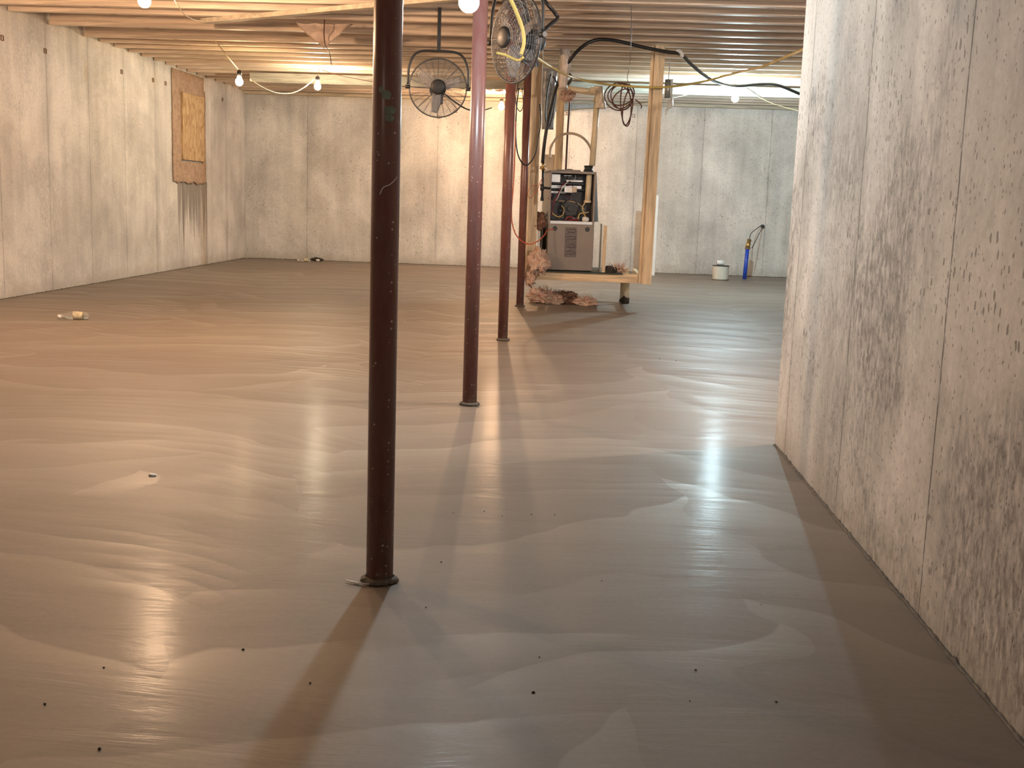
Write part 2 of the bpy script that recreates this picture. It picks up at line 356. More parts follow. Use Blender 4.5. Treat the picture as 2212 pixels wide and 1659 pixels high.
# ------------------------------------------------------------------ mesh builder
class MB:
    def __init__(s): s.v = []; s.f = []; s.smooth = []
    def add(s, vs, fs, sm=False):
        o = len(s.v); s.v += [Vector(p) for p in vs]
        for f in fs: s.f.append(tuple(i + o for i in f)); s.smooth.append(sm)
        return s
    def box(s, lo, hi, mtx=None):
        x0, y0, z0 = lo; x1, y1, z1 = hi
        vs = [Vector(p) for p in ((x0,y0,z0),(x1,y0,z0),(x1,y1,z0),(x0,y1,z0),(x0,y0,z1),(x1,y0,z1),(x1,y1,z1),(x0,y1,z1))]
        if mtx: vs = [mtx @ p for p in vs]
        return s.add(vs, [(0,3,2,1),(4,5,6,7),(0,1,5,4),(1,2,6,5),(2,3,7,6),(3,0,4,7)])
    def tube(s, pts, r, seg=8, cap=True, closed=False):
        pts = [Vector(p) for p in pts]; n = len(pts)
        rr = r if isinstance(r, (list, tuple)) else [r] * n
        vs = []; fs = []; up = None
        for i, p in enumerate(pts):
            a = pts[(i - 1) % n] if (i > 0 or closed) else p
            c = pts[(i + 1) % n] if (i < n - 1 or closed) else p
            t = (c - a).normalized()
            if up is None:
                up = t.orthogonal().normalized()
            else:
                up = (up - up.dot(t) * t)
                up = up.normalized() if up.length > 1e-6 else t.orthogonal().normalized()
            q = t.cross(up)
            for k in range(seg):
                an = 2 * math.pi * k / seg
                vs.append(p + (up * math.cos(an) + q * math.sin(an)) * rr[i])
        m_ = n if closed else n - 1
        for i in range(m_):
            j = (i + 1) % n
            for k in range(seg):
                fs.append((i*seg+k, i*seg+(k+1)%seg, j*seg+(k+1)%seg, j*seg+k))
        s.add(vs, fs, True)
        if cap and not closed:
            o = len(s.v) - len(vs)
            s.f.append(tuple(o + k for k in reversed(range(seg)))); s.smooth.append(False)
            s.f.append(tuple(o + (n-1)*seg + k for k in range(seg))); s.smooth.append(False)
        return s
    def cyl(s, a, b_, r0, r1=None, seg=24):
        return s.tube([a, b_], [r0, r0 if r1 is None else r1], seg)
    def lathe(s, prof, origin=(0,0,0), seg=24, mtx=None):
        o = Vector(origin); vs = []; fs = []
        for r, z in prof:
            for k in range(seg):
                a = 2*math.pi*k/seg; p = Vector((r*math.cos(a), r*math.sin(a), z))
                vs.append((mtx @ p if mtx else p) + o)
        for i in range(len(prof)-1):
            for k in range(seg): fs.append((i*seg+k, i*seg+(k+1)%seg, (i+1)*seg+(k+1)%seg, (i+1)*seg+k))
        return s.add(vs, fs, True)
    def blob(s, c, rad, seed=0, amp=.35, sub=4, freq=3.0, flat=None):
        bm = bmesh.new(); bmesh.ops.create_icosphere(bm, subdivisions=sub, radius=1)
        c = Vector(c); rad = Vector(rad)
        for v in bm.verts:
            d = v.co.copy(); off = Vector((seed*3.1, seed*1.7, seed*.9))
            k = 1 + amp * noise.fractal(d*freq*.5 + off, 1.0, 2.2, 4) + amp*.5*noise.noise(d*freq*2.2 + off)
            p = Vector((d.x*rad.x, d.y*rad.y, d.z*rad.z)) * k + c
            if flat is not None and p.z < flat: p.z = flat + (p.z-flat)*.03
            v.co = p
        bm.verts.index_update()
        s.add([v.co.copy() for v in bm.verts], [tuple(v.index for v in f.verts) for f in bm.faces], True); bm.free()
        return s
    def wisps(s, c, rad, n, ln, seed=1, r=.0022, zmin=.004):
        rn = random.Random(seed); c = Vector(c)
        for _ in range(n):
            d = Vector((rn.gauss(0,1), rn.gauss(0,1), abs(rn.gauss(0,1)))).normalized()
            p = c + Vector((d.x*rad[0], d.y*rad[1], d.z*rad[2]))*.85
            e = d + Vector((rn.uniform(-.7,.7), rn.uniform(-.7,.7), rn.uniform(-.5,.5)))
            q = p + e.normalized()*ln*rn.uniform(.4,1.1); mdl = (p+q)/2 + Vector((rn.uniform(-.3,.3),)*3)*ln*.3
            for t in (p, q, mdl): t.z = max(t.z, zmin)
            s.tube([p, mdl, q], [r*1.6, r*1.2, r*.3], 5)
        return s
    def sheet(s, grid, th):
        """grid[i][j] points, given a thickness along the local normal"""
        ni, nj = len(grid), len(grid[0]); top = []; bot = []
        for i in range(ni):
            for j in range(nj):
                p = Vector(grid[i][j]); a = Vector(grid[min(i+1,ni-1)][j]) - Vector(grid[max(i-1,0)][j])
                b_ = Vector(grid[i][min(j+1,nj-1)]) - Vector(grid[i][max(j-1,0)])
                n = a.cross(b_); n = n.normalized() if n.length > 1e-9 else Vector((0,0,1))
                top.append(p + n*th/2); bot.append(p - n*th/2)
        vs = top + bot; k = ni*nj; fs = []
        ix = lambda i,j: i*nj+j
        for i in range(ni-1):
            for j in range(nj-1):
                fs.append((ix(i,j), ix(i+1,j), ix(i+1,j+1), ix(i,j+1)))
                fs.append((k+ix(i,j), k+ix(i,j+1), k+ix(i+1,j+1), k+ix(i+1,j)))
        rim = [(i,0) for i in range(ni)] + [(ni-1,j) for j in range(1,nj)] + [(i,nj-1) for i in range(ni-2,-1,-1)] + [(0,j) for j in range(nj-2,0,-1)]
        for a in range(len(rim)):
            p, q = ix(*rim[a]), ix(*rim[(a+1)%len(rim)])
            fs.append((p, q, k+q, k+p))
        return s.add(vs, fs, True)
    def build(s, name, m, parent=None, bevel=0, origin=None):
        me = bpy.data.meshes.new(name)
        o0 = Vector(origin) if origin is not None else Vector((0,0,0))
        me.from_pydata([tuple(p - o0) for p in s.v], [], s.f); me.validate(); me.update()
        bm = bmesh.new(); bm.from_mesh(me); bmesh.ops.recalc_face_normals(bm, faces=bm.faces); bm.to_mesh(me); bm.free()
        if len(me.polygons) == len(s.smooth): me.polygons.foreach_set('use_smooth', s.smooth)
        me.materials.append(m)
        o = bpy.data.objects.new(name, me); COL.objects.link(o)
        o.location = o0
        if parent is not None: o.parent = parent
        if bevel:
            md = o.modifiers.new('bevel', 'BEVEL'); md.width = bevel; md.segments = 2; md.limit_method = 'ANGLE'
        return o

def spline(pts, k=8):
    pts = [Vector(p) for p in pts]; out = []
    e = [pts[0]*2-pts[1]] + pts + [pts[-1]*2-pts[-2]]
    for i in range(1, len(e)-2):
        p0, p1, p2, p3 = e[i-1:i+3]
        for j in range(k):
            t = j/k
            out.append(.5*((2*p1) + (p2-p0)*t + (2*p0-5*p1+4*p2-p3)*t*t + (3*p1-p0-3*p2+p3)*t**3))
    out.append(pts[-1]); return out

def tag(o, label=None, cat=None, group=None, kind=None):
    if label: o['label'] = label
    if cat: o['category'] = cat
    if group: o['group'] = group
    if kind: o['kind'] = kind
    return o
def thing(name, loc, label, cat, group=None, rz=0):
    o = bpy.data.objects.new(name, None); o.empty_display_size = .05; COL.objects.link(o)
    o.location = loc; o.rotation_euler.z = rz
    return tag(o, label, cat, group)
def struct(mb, name, m, parent=None, **k):
    o = mb.build(name, m, parent, **k)
    if parent is None: o['kind'] = 'structure'
    return o

# ------------------------------------------------------------------ room shell
struct(MB().box((XL-.25, YF-.25, -.15), (XFAR+.25, YB+.25, 0)), 'floor', M['floor'])
struct(MB().box((XL-.25, YF-.25, 0), (XL, YB+.25, ZC)), 'wall_left', M['wl'])
struct(MB().box((XL, YB, 0), (XFAR, YB+.25, ZJ)), 'wall_back', M['wb'])
struct(MB().box((XR, YF, 0), (XR+.25, YE, ZC)), 'wall_right', M['wr'])
struct(MB().box((XR+.25, YE-.25, 0), (XFAR, YE, ZC)), 'wall_return', M['wr'])
struct(MB().box((XFAR, YE-.25, 0), (XFAR+.25, YB+.25, ZC)), 'wall_far_right', M['wl'])
struct(MB().box((XL, YF-.25, 0), (XR+.25, YF, ZC)), 'wall_front', M['wb'])
struct(MB().box((XL-.25, YF-.25, ZC), (XFAR+.25, YB+.25, ZC+.03)), 'ceiling', M['sub'])
struct(MB().box((XL, YB-.0, ZJ), (XFAR, YB+.25, ZC)), 'trim_1', M['board'])            # rim board on the back wall
struct(MB().box((XL+.002, YB-.14, ZJ-.045), (XFAR-.002, YB-.002, ZJ-.004)), 'trim_2', M['board'])   # sill plate

# joists: 16 inch centres, none where the ceiling is opened up near two of them
YJ = []; yy = -2.9
while yy < YB-.1: YJ.append(yy); yy += .4064
skip = {min(range(len(YJ)), key=lambda i: abs(YJ[i]-10.85)), min(range(len(YJ)), key=lambda i: abs(YJ[i]-11.65))}
jl = jr = None
def ijoist(hl):                                       # flanged joist: wide bottom chord, thin web, top chord
    d = ZC-ZJ
    return MB().box((-hl, -.038, 0), (hl, .038, .036)).box((-hl, -.006, .036), (hl, .006, d-.036)).box((-hl, -.038, d-.036), (hl, .038, d))
for i, y0 in enumerate(YJ):
    if i not in skip:
        if jl is None:
            jl = ijoist((XP-.012-XL)/2-.01).build('floor_joist', M['joist'], bevel=.003)
            o = jl
        else: o = jl.copy(); COL.objects.link(o)
        o.location = ((XL+XP)/2, y0, ZJ+random.uniform(-.004, 0))
        tag(o, 'bare pine floor joist overhead on the left side of the post row', 'joist', 'floor joists left of the posts')
    xa = XP; xb = XR if y0 < YE else XFAR
    ln = xb-xa-.024
    if y0 < YE:
        if jr is None: jr = {}
    key = 'n' if y0 < YE else 'f'
    if key not in (jr := jr or {}):
        jr[key] = ijoist(ln/2).build('floor_joist', M['joist'], bevel=.003); o = jr[key]
    else: o = jr[key].copy(); COL.objects.link(o)
    o.location = ((xa+xb)/2, y0+(.0 if i % 2 else .002), ZJ+random.uniform(-.004, 0))
    tag(o, 'bare pine floor joist overhead on the right side of the post row', 'joist', 'floor joists right of the posts')

js = [o for o in COL.objects if o.name.startswith('floor_joist')]
def joist_near(x_right, y):
    return min((o for o in js if (o.location.x > XP) == x_right), key=lambda o: abs(o.location.y-y))
for xr, y, lab in ((True, 11.6, 'joist to which the tall right stud of the furnace platform is fixed'), (True, 18.1, 'last joist on the right side, against the back wall'),
                   (False, 18.1, 'last joist on the left side, against the back wall'), (False, 11.32, 'lone joist between the two wide ceiling gaps left of the posts'),
                   (False, 10.5, 'joist from which the torn pinkish insulation sheet hangs'), (False, 8.07, 'joist carrying the warm bulb in the top left corner'),
                   (True, 14.17, 'joist carrying the bluish bulb on the right')):
    o = joist_near(xr, y); o['label'] = lab; del o['group']

# steel beam carried by the posts
ZB = 2.42
b = MB(); w2 = .06
b.box((XP-w2, YF+.01, ZB), (XP+w2, YB-.15, ZB+.012)).box((XP-w2, YF+.01, ZJ-.022), (XP+w2, YB-.15, ZJ-.010)).box((XP-.004, YF+.01, ZB+.012), (XP+.004, YB-.15, ZJ-.022))
tag(b.build('support_beam', M['beam']), 'long grey steel beam running over the row of red posts', 'beam')

# pale header boards hanging under the far joists
for (xa, xb, lab) in ((-4.3, XP-.09, 'pale wooden header board under the far ceiling left of the post row'), (XP+.09, XFAR-.02, 'pale wooden header board under the far ceiling right of the post row')):
    tag(MB().box((xa, 15.18, 2.47), (xb, 15.22, ZJ-.005)).build('header_board', M['hboard'], bevel=.003), lab, 'board')

# ------------------------------------------------------------------ boarded window in the left wall
W0 = thing('boarded_window', (XL, 15.4, 1.8), 'high basement window in left wall boarded with strand board and ringed with rough tan foam', 'window')
def L0(o):                                            # parent keeping world place
    o.location = o.location - o.parent.location; return o
fm = MB()
def foamgrid(y0, y1, z0, z1, sd):
    g = []
    ny, nz = max(3, int((y1-y0)/.03)), max(3, int((z1-z0)/.03))
    for i in range(ny+1):
        row = []
        for j in range(nz+1):
            y = y0+(y1-y0)*i/ny; z = z0+(z1-z0)*j/nz
            e = noise.noise(Vector((y*9, z*9, sd)))*.02
            if j == 0: z += e*2
            if i in (0, ny): y += e*1.2
            row.append((XL+.012+abs(noise.noise(Vector((y*14, z*14, sd+3))))*.012, y, z))
        g.append(row)
    return g
fm.sheet(foamgrid(14.76, 16.06, 1.14, 1.42, 1), .018); fm.sheet(foamgrid(14.76, 15.06, 1.40, 2.58, 2), .018)
fm.sheet(foamgrid(15.93, 16.06, 1.40, 2.40, 3), .018); fm.sheet(foamgrid(15.04, 16.0, 2.30, 2.58, 4), .018)
L0(fm.build('foam_surround', M['foam'], W0))
L0(MB().box((XL+.002, 15.06, 1.44), (XL+.05, 15.93, 2.31)).build('cover_board', M['osb'], W0, bevel=.003))

# form ties left in the walls
tie0 = None
TIEL = ['largest whole rusty form tie end, high near the left end of the left wall',
    'rusty form tie end on the left wall, third left of the boarded window',
    'rusty form tie end on the left wall, second to the left of the boarded window',
    'rusty form tie end on the left wall directly left of the boarded window',
    'rusty form tie end on the left wall between boarded window and back corner',
    'rusty form tie end at the left edge of the view, high up',
    'lone rusty form tie end at mid height on the back wall beside the left corner',
    'rusty form tie end on the back wall beside the nearest post',
    'rusty form tie end on the back wall close to the second post',
    'rusty form tie end on the back wall directly under the round fan',
    'rusty form tie end above the furnace, left of the thin dark pipe',
    'rusty form tie end on the back wall under the brown cable coil',
    'rusty form tie end above the furnace, right of the thin dark pipe']
ties = []
for (px, py) in ((97,110),(262,155),(330,173),(357,180),(480,215),(4,82)):
    d = ray(px, py); p = CAM + d*(XL/d.x); ties.append(((XL, p.y, p.z), 'l'))
for (px, py) in ((527,450),(808,233),(984,240),(948,253),(1220,245),(1368,250),(1228,246)):
    p = at(px, py, YB); ties.append(((p.x, YB, p.z), 'b'))
for loc, wll in ties:
    if tie0 is None:
        tie0 = MB().tube([(.004, .03*math.cos(a), .03*math.sin(a)) for a in [math.pi/4+math.pi/2*k for k in range(4)]], .006, 6, closed=True).build('form_tie', M['rust']); o = tie0
    else: o = tie0.copy(); COL.objects.link(o)
    o.location = loc; o.rotation_euler.z = 0 if wll == 'l' else -math.pi/2
    tag(o, TIEL[len([1 for q in COL.objects if q.name.startswith('form_tie')])-1], 'form tie', 'form ties on the left wall' if wll == 'l' else 'form ties on the back wall')

# ------------------------------------------------------------------ red posts
PL = ['nearest dark red steel post with scraped green patches near its top',
      'second red steel post, cracked concrete around its foot',
      'third red steel post, base heavily smeared with grey concrete',
      'fourth red steel post, standing just left of the wood furnace frame',
      'far red steel post, its foot showing under the left frame corner']
for i, y0 in enumerate(POSTS):
    t = thing('steel_post', (XP, y0, 0), PL[i], 'post')
    MB().lathe([(0, 0), (.0373, 0), (.0373, ZB-.012), (0, ZB-.012)], seg=48).build('pole', M['red'], t)
    MB().box((-.075, -.075, ZB-.012), (.075, .075, ZB)).build('cap_plate', M['red'], t, bevel=.002)
    rn = random.Random(i); pr = []
    sk = MB(); pts = []
    for k in range(40):
        a = 2*math.pi*k/40; pts.append((a, .039+.010*rn.random()))
    g = [[(math.cos(a)*r*f_, math.sin(a)*r*f_, h_) for a, r in pts+[pts[0]]] for f_, h_ in ((.85, .016), (1.0, .010+.004*rn.random()), (1.12, .003))]
    sk.sheet(g, .004); tag(sk.build('slurry_collar', M['slurry'], t), 'crusted grey concrete collar')
    if i == 0:
        for (px, py, sx_, sz_) in ((835, 205, .012, .012), (843, 238, .016, .010), (842, 255, .012, .009), (823, 193, .006, .008)):
            p = at(px, py, y0-.037); a = math.atan2(p.y-y0, p.x-XP)
            gg = []
            for ii in range(9):
                row = []
                for jj in range(9):
                    u_, v_ = ii/4-1, jj/4-1; k_ = math.sqrt(max(0, 1-v_*v_*.8))*(1+.35*noise.noise(Vector((u_*2+px, v_*2, py))))
                    an = a + u_*sx_*k_/.0373; row.append((.0379*math.cos(an), .0379*math.sin(an), p.z+v_*sz_*(1+.4*noise.noise(Vector((u_*3, px, 0))))))
                gg.append(row)
            MB().sheet(gg, .0006).build('scraped_patch', plain('verdigris_scrape', (.20, .25, .22), .6, 0, .2, 60) if 'vg' not in M else M['vg'], t)
        sc = [at(820, 420, 2.977), at(828, 405, 2.976), at(845, 398, 2.976), at(866, 382, 2.99)]
        pp = []
        for q in spline(sc, 6):
            d = Vector((q.x-XP, q.y-y0)).normalized()*.0376; pp.append((d.x, d.y, q.z))
        MB().tube(pp, .0012, 5).build('scratch', M['paper'], t)

# ------------------------------------------------------------------ lamps
LL = dict(
    L1='warm orange bulb hanging at the top left corner of the view',
    L2='yellow bulb on a taut cord, beside the boarded window',
    L3='smaller yellow bulb hanging under the pale header board',
    L4='glaring orange bulb hanging low before the back wall behind the posts',
    W='white bulb in front of the top of the second red post',
    B='brightest bluish bulb near the back wall on the right',
    L0='warm bulb hanging from the joists out of view on the left',
    R='neutral fill bulb added out of view above the right bay to brighten the far ceiling',
    N='dim warm fill bulb added unseen behind the viewpoint to lighten the near posts')
def lamp(key, r=.042, tilt=0):
    p, col, st = LAMPS[key]; p = Vector(p)
    t = thing('hanging_bulb', p, LL[key], 'light bulb')
    prof = [(0, -r)] + [(r*math.cos(a), r*math.sin(a)) for a in [math.radians(d) for d in range(-75, 50, 15)]] + [(r*.55, r*1.15), (r*.45, r*1.5)]
    MB().lathe(prof, seg=16).build('bulb_globe', emit('bulb_glow_'+key.lower(), col, st), t)
    MB().lathe([(r*.45, r*1.45), (r*.62, r*1.5), (r*.62, r*2.6), (r*.3, r*3.0), (0, r*3.0)], seg=16).build('socket', M['white'] if key in ('W', 'B') else M['black'], t)
    top = max(ZJ - p.z, r*3.2)
    if key in ('W', 'L0', 'N', 'L4', 'L1', 'L3', 'R'):
        MB().tube(spline([(0, 0, r*2.9), (.012, .01, (r*3+top)/2), (0, 0, top+.01)], 5), .0035, 6).build('drop_cord', M['white'] if key == 'W' else M['tancord'], t)
    elif key == 'L2':
        q = at(490, 120, 12.35) - p; q2 = at(462, 50, 12.137)-p; q2.z = ZJ-p.z+.01
        MB().tube([(0, 0, r*2.9), q, q2], .006, 6).build('drop_cord', M['tancord'], t)
    elif key == 'B':
        MB().tube([(0, 0, r*2.9), (.03, 0, .14), (.02, 0, top+.01)], .004, 6).build('drop_cord', M['white'], t)
    return t
for k in LAMPS: lamp(k)

# ------------------------------------------------------------------ cords and hoses
def cord(name, pts, r, m, label, cat, k=8):
    return tag(MB().tube(spline(pts, k), r, 8).build(name, m), label, cat)
A = at
cord('extension_cord', [A(1098,-12,6.1), A(1113,20,6.15), A(1128,60,6.2), A(1132,90,6.2), A(1126,118,6.2)], .010, M['yellow'], 'thick yellow cord hanging down in front of the big wire fan', 'cord')
cord('extension_cord', [A(1072,114,6.3), A(1092,119,6.3), A(1112,128,6.28), A(1122,130,6.25), A(1130,124,6.22)], .007, M['yellow'], 'short yellow cord end crossing low before the big wire fan', 'cord')
cord('extension_cord', [A(1138,108,7.2), A(1160,125,8), A(1195,147,9.2), A(1240,168,10.3), A(1310,182,11.2), A(1390,188,11.45), A(1450,187,11.5), A(1520,176,12), A(1580,160,11.5), A(1640,146,10.0), A(1700,122,8.6), A(1745,103,7.6)], .011, M['yellow'], 'long yellow cord sagging across the right half to the concrete wall', 'cord')
cord('gas_hose', [A(1172,352,11.45), A(1176,310,11.42), A(1183,265,11.4), A(1192,225,11.35), A(1203,185,11.3), A(1222,145,11.2), A(1250,108,11.1), A(1285,87,11.1), A(1330,88,11.2), A(1385,101,11.3), A(1440,112,11.4), A(1470,117,11.5), A(1492,138,11.9), A(1525,165,12.6), A(1555,180,13.2), A(1590,186,13.8), A(1640,182,14), A(1680,184,14), A(1735,206,14.1)], .017, M['black'], 'thick black hose arching from the furnace gas valve to the right wall', 'hose', 6)
cord('hose_hook', [A(1459,113,11.45), A(1466,110,11.45), A(1473,117,11.45), A(1472,123,11.45)], .02, M['white'], 'small white bracket holding the black hose under the joists', 'bracket')
cord('drop_wire', [A(1170,-6,7.4), A(1185,12,7.4), A(1200,30,7.45), A(1204,40,7.45), A(1190,52,7.4), A(1172,68,7.3), A(1158,76,7.2)], .012, M['black'], 'stiff dark cable bent to a point beside the big wire fan', 'cable')
cord('light_string', [A(372,-10,8.0), A(388,18,8.6), A(402,34,9.2), A(425,44,9.9), A(437,42,10.3)], .004, M['tancord'], 'thin tan lamp cord looping from the corner bulb to the tilted board', 'cord')
cord('light_string', [A(541,172,12.8), A(570,190,13.2), A(600,201,13.6), A(630,201,13.9), A(655,190,14.1), A(680,170,14.3)], .006, M['tancord'], 'tan lamp cord sagging between the two yellow bulbs', 'cord')
cord('light_string', [A(692,150,14.4), A(730,162,14.6), A(780,172,14.7), A(850,184,14.8), A(930,190,14.9)], .004, M['brown'], 'thin dark cord stretched from the smaller yellow bulb behind the near post', 'cord')
cord('fan_cord', [A(960,203,9.75), A(985,222,9.9), A(1012,237,10.2), A(1040,239,11.5), A(1062,233,13)], .007, M['black'], 'black cord curving from the round fan behind the second post', 'cord')
cord('light_string', [A(1240,168,12.6), A(1200,235,13.2), A(1260,235,13.3), A(1330,230,13.3), A(1400,220,13.2), A(1470,208,13.6), A(1530,192,14.3), A(1590,182,15.0)], .005, M['tancord'], 'thin tan cord drawn behind the frame to the bluish bulb', 'cord')
cord('light_string', [A(1604,190,15.0), A(1640,210,15.1), A(1668,223,15.2), A(1700,233,15.3), A(1732,241,15.3)], .006, M['tancord'], 'thin cord sloping from the bluish bulb to the right wall', 'cord')
cord('thermostat_wire', [A(1362,-4,9.2), A(1364,60,10.0), A(1360,140,11.2), A(1355,170,11.5), A(1362,185,11.5)], .003, M['brown'], 'thin brown wire hanging straight down to the brown cable coil', 'wire')
cord('cable_loop', [A(1121,190,11.2), A(1116,230,11.2), A(1114,290,11.2), A(1118,330,11.2), A(1128,352,11.2), A(1140,356,11.2), A(1155,335,11.2), A(1163,295,11.2), A(1168,262,11.2), A(1166,225,11.3)], .007, M['black'], 'black cable hanging in a deep loop across the left stud', 'cable')
cord('cable_loop', [A(1126,150,11.3), A(1114,215,11.0), A(1122,240,11.0), A(1130,228,11.0), A(1128,190,11.0)], .004, M['black'], 'small tangled black wire loop above the fourth post', 'cable')
cord('cable_loop', [A(1114,262,11.1), A(1112,330,11.1), A(1109,400,11.1), A(1105,450,11.1), A(1107,485,11.1), A(1118,512,11.1), A(1140,527,11.1), A(1160,522,11.1), A(1176,508,11.2), A(1183,497,11.35), A(1197,496,11.4)], .006, M['orange'], 'long orange wire drooping past the stud to the furnace door', 'wire')
cord('igniter_lead', [A(1171,385,11.4), A(1162,400,11.35), A(1148,402,11.3), A(1140,418,11.3), A(1145,428,11.3), A(1156,416,11.3), A(1168,396,11.35)], .003, M['orange'], 'thin red wire loop beside the gas pipe', 'wire')
cord('drain_tube', [A(1188,342,12.4), A(1190,318,12.45), A(1205,296,12.5), A(1232,288,12.55), A(1258,297,12.55), A(1275,318,12.5), A(1281,345,12.4)], .014, plain('clear_tan_tube', (.55, .45, .34), .35), 'pale plastic tube arching above the furnace', 'tube')

# coil of brown cable tied to the stud line
t = thing('cable_coil', A(1350,215,11.45), 'loose brown cable coil hung in loops below the yellow cord', 'cable coil')
rn = random.Random(3); mbc = MB()
c0 = A(1364,205,11.45)
for (dx, dz, rx, rz_, tl) in ((-.10,.0,.13,.10,.3),(-.12,-.02,.14,.13,-.2),(-.05,-.10,.05,.20,.1),(-.08,-.04,.11,.08,.7),(-.03,-.12,.045,.17,-.1),(-.10,-.03,.09,.12,.5)):
    pts = []
    for k in range(28):
        a = 2*math.pi*k/28; u_ = rx*math.cos(a); v_ = rz_*math.sin(a)
        pts.append(Vector((dx+u_*math.cos(tl)-v_*math.sin(tl), .02*math.sin(a*2+dx*30)+rn.uniform(-.003,.003), dz+u_*math.sin(tl)+v_*math.cos(tl))))
    sh = c0 - t.location
    mbc.tube([p+sh for p in pts], .0065, 6, closed=True)
mbc.build('coil', M['brown'], t)
MB().tube([p-t.location for p in spline([A(1372,215,11.43), A(1381,222,11.43), A(1386,230,11.43), A(1384,234,11.43)], 6)], .006, 6).build('loose_end', M['brown'], t)

# ------------------------------------------------------------------ tilted board and torn insulation
p0, p1 = Vector(A(441,46,10.5)), Vector(A(1010,-6,9.0))
dd = (p1-p0); ax = dd.normalized(); sd = Vector((0,1,0)) - ax*ax.y; sd.normalize(); upv = ax.cross(sd); upv = upv if upv.z > 0 else -upv
mt = Matrix((( ax.x, sd.x, upv.x), (ax.y, sd.y, upv.y), (ax.z, sd.z, upv.z))).to_4x4(); mt.translation = p0
tag(MB().box((0, -.045, -.02), (dd.length, .045, .02), mt).build('loose_plank', M['board'], bevel=.003), 'pale wooden plank fixed slanting under the joists left of the posts', 'plank')

def flap(label, apex, left, right, yb, m, seed, name='insulation_flap'):
    apex, left, right = Vector(apex), Vector(left), Vector(right)
    g = []
    for i in range(15):
        f_ = i/14; row = []
        a = left.lerp(apex, f_); b_ = right.lerp(apex, f_)
        for j in range(13):
            q = a.lerp(b_, j/12); q = q + Vector((0, .05*noise.noise(q*9+Vector((seed,0,0))), .02*noise.noise(q*12)))
            row.append(q)
        g.append(row)
    return tag(MB().sheet(g, .012).build(name, m), label, 'insulation')
flap('torn pinkish insulation sheet hanging in a point from the joists on the left', A(698,104,10.9), A(640,50,10.75), A(762,52,10.75), 10.8, plain('backing_paper', (.52, .40, .33), .8, 0, .2, 12, .3, 30), 4)
cord('stray_wire', [A(701,40,10.52), A(700,75,10.7), A(703,98,10.8), A(712,115,11.4), A(716,140,11.9)], .005, M['brown'], 'dark wire dangling in front of the torn insulation sheet', 'wire')

# ------------------------------------------------------------------ fans
def fan(loc, rad, rz, rx, label, group_hang):
    t = thing('wire_fan', loc, label, 'fan', rz=rz)
    t.rotation_euler.x = rx
    def guard(sgn, name):
        g = MB()
        n = 16
        for k in range(n):
            r_ = rad*(.24 + .76*k/(n-1)); d = sgn*.085*(1-(r_/rad)**2.5)
            g.tube([(r_*math.cos(a), d, r_*math.sin(a)) for a in [2*math.pi*q/48 for q in range(48)]], .0014 if k < n-1 else .006, 4 if k < n-1 else 8, closed=True)
        for q in range(24):
            a = 2*math.pi*q/24
            g.tube([(r_*math.cos(a), sgn*.085*(1-(r_/rad)**2.5), r_*math.sin(a)) for r_ in [rad*x for x in (.16, .35, .6, .8, 1)]], .0018 if q % 3 else .0028, 4)
        g.build(name, M['fanw'], t)
    guard(-1, 'front_guard'); guard(1, 'rear_guard')
    hm = Matrix.Rotation(math.pi/2, 4, 'X')
    MB().lathe([(0, .098), (.045, .097), (.062, .090), (.062, .082), (0, .080)], seg=28, mtx=hm).build('badge_plate', M['blackm'], t)
    MB().lathe([(0, -.19), (.055, -.18), (.07, -.15), (.07, -.05), (.04, -.03), (0, -.03)], seg=28, mtx=hm).build('motor', M['blackm'], t)
    MB().box((-.045, .03, -.125), (.045, .11, -.05)).build('switch_box', M['blackm'], t, bevel=.008)
    for k in range(3):
        a0 = 2*math.pi*k/3+.4; g = []
        for i in range(9):
            r_ = rad*(.14+.72*i/8); wd = rad*.36*math.sin(math.pi*(.25+.6*i/8)); row = []
            for j in range(7):
                s_ = (j/6-.5)*wd; row.append((r_*math.cos(a0)-s_*math.sin(a0), s_*.45, r_*math.sin(a0)+s_*math.cos(a0)))
            g.append(row)
        MB().sheet(g, .002).build('blade', M['bladeg'], t)
    yk = MB()
    yk.tube(spline([(-rad*1.05, 0, .02), (-rad*1.0, 0, rad*.75), (-rad*.72, 0, rad*1.18), (0, 0, rad*1.25), (rad*.72, 0, rad*1.18), (rad*1.0, 0, rad*.75), (rad*1.05, 0, .02)], 8), .010, 8)
    yo = yk.build('yoke', M['blackm'], t)
    for s_ in (-1, 1):
        MB().tube([(s_*rad*.97, 0, 0), (s_*rad*1.14, 0, 0)], .016, 12).build('clamp_knob', M['blackm'], t)
    top = ZJ - loc[2]
    if top > rad*1.25+.02:
        MB().box((-.015, -.004, rad*1.24), (.015, .004, top+.03)).build('hanger_strap', M['blackm'], t)
    return t
fl_ = A(946,190,9.70)
fan(tuple(fl_), .238, math.radians(8), 0, 'round black wire fan hanging between the first two red posts', 0)
fr_ = A(1114,84,6.86)
fan((fr_.x, fr_.y, fr_.z), .25, math.radians(-52), 0, 'wire fan turned sideways at the top edge, just right of the second post', 0)

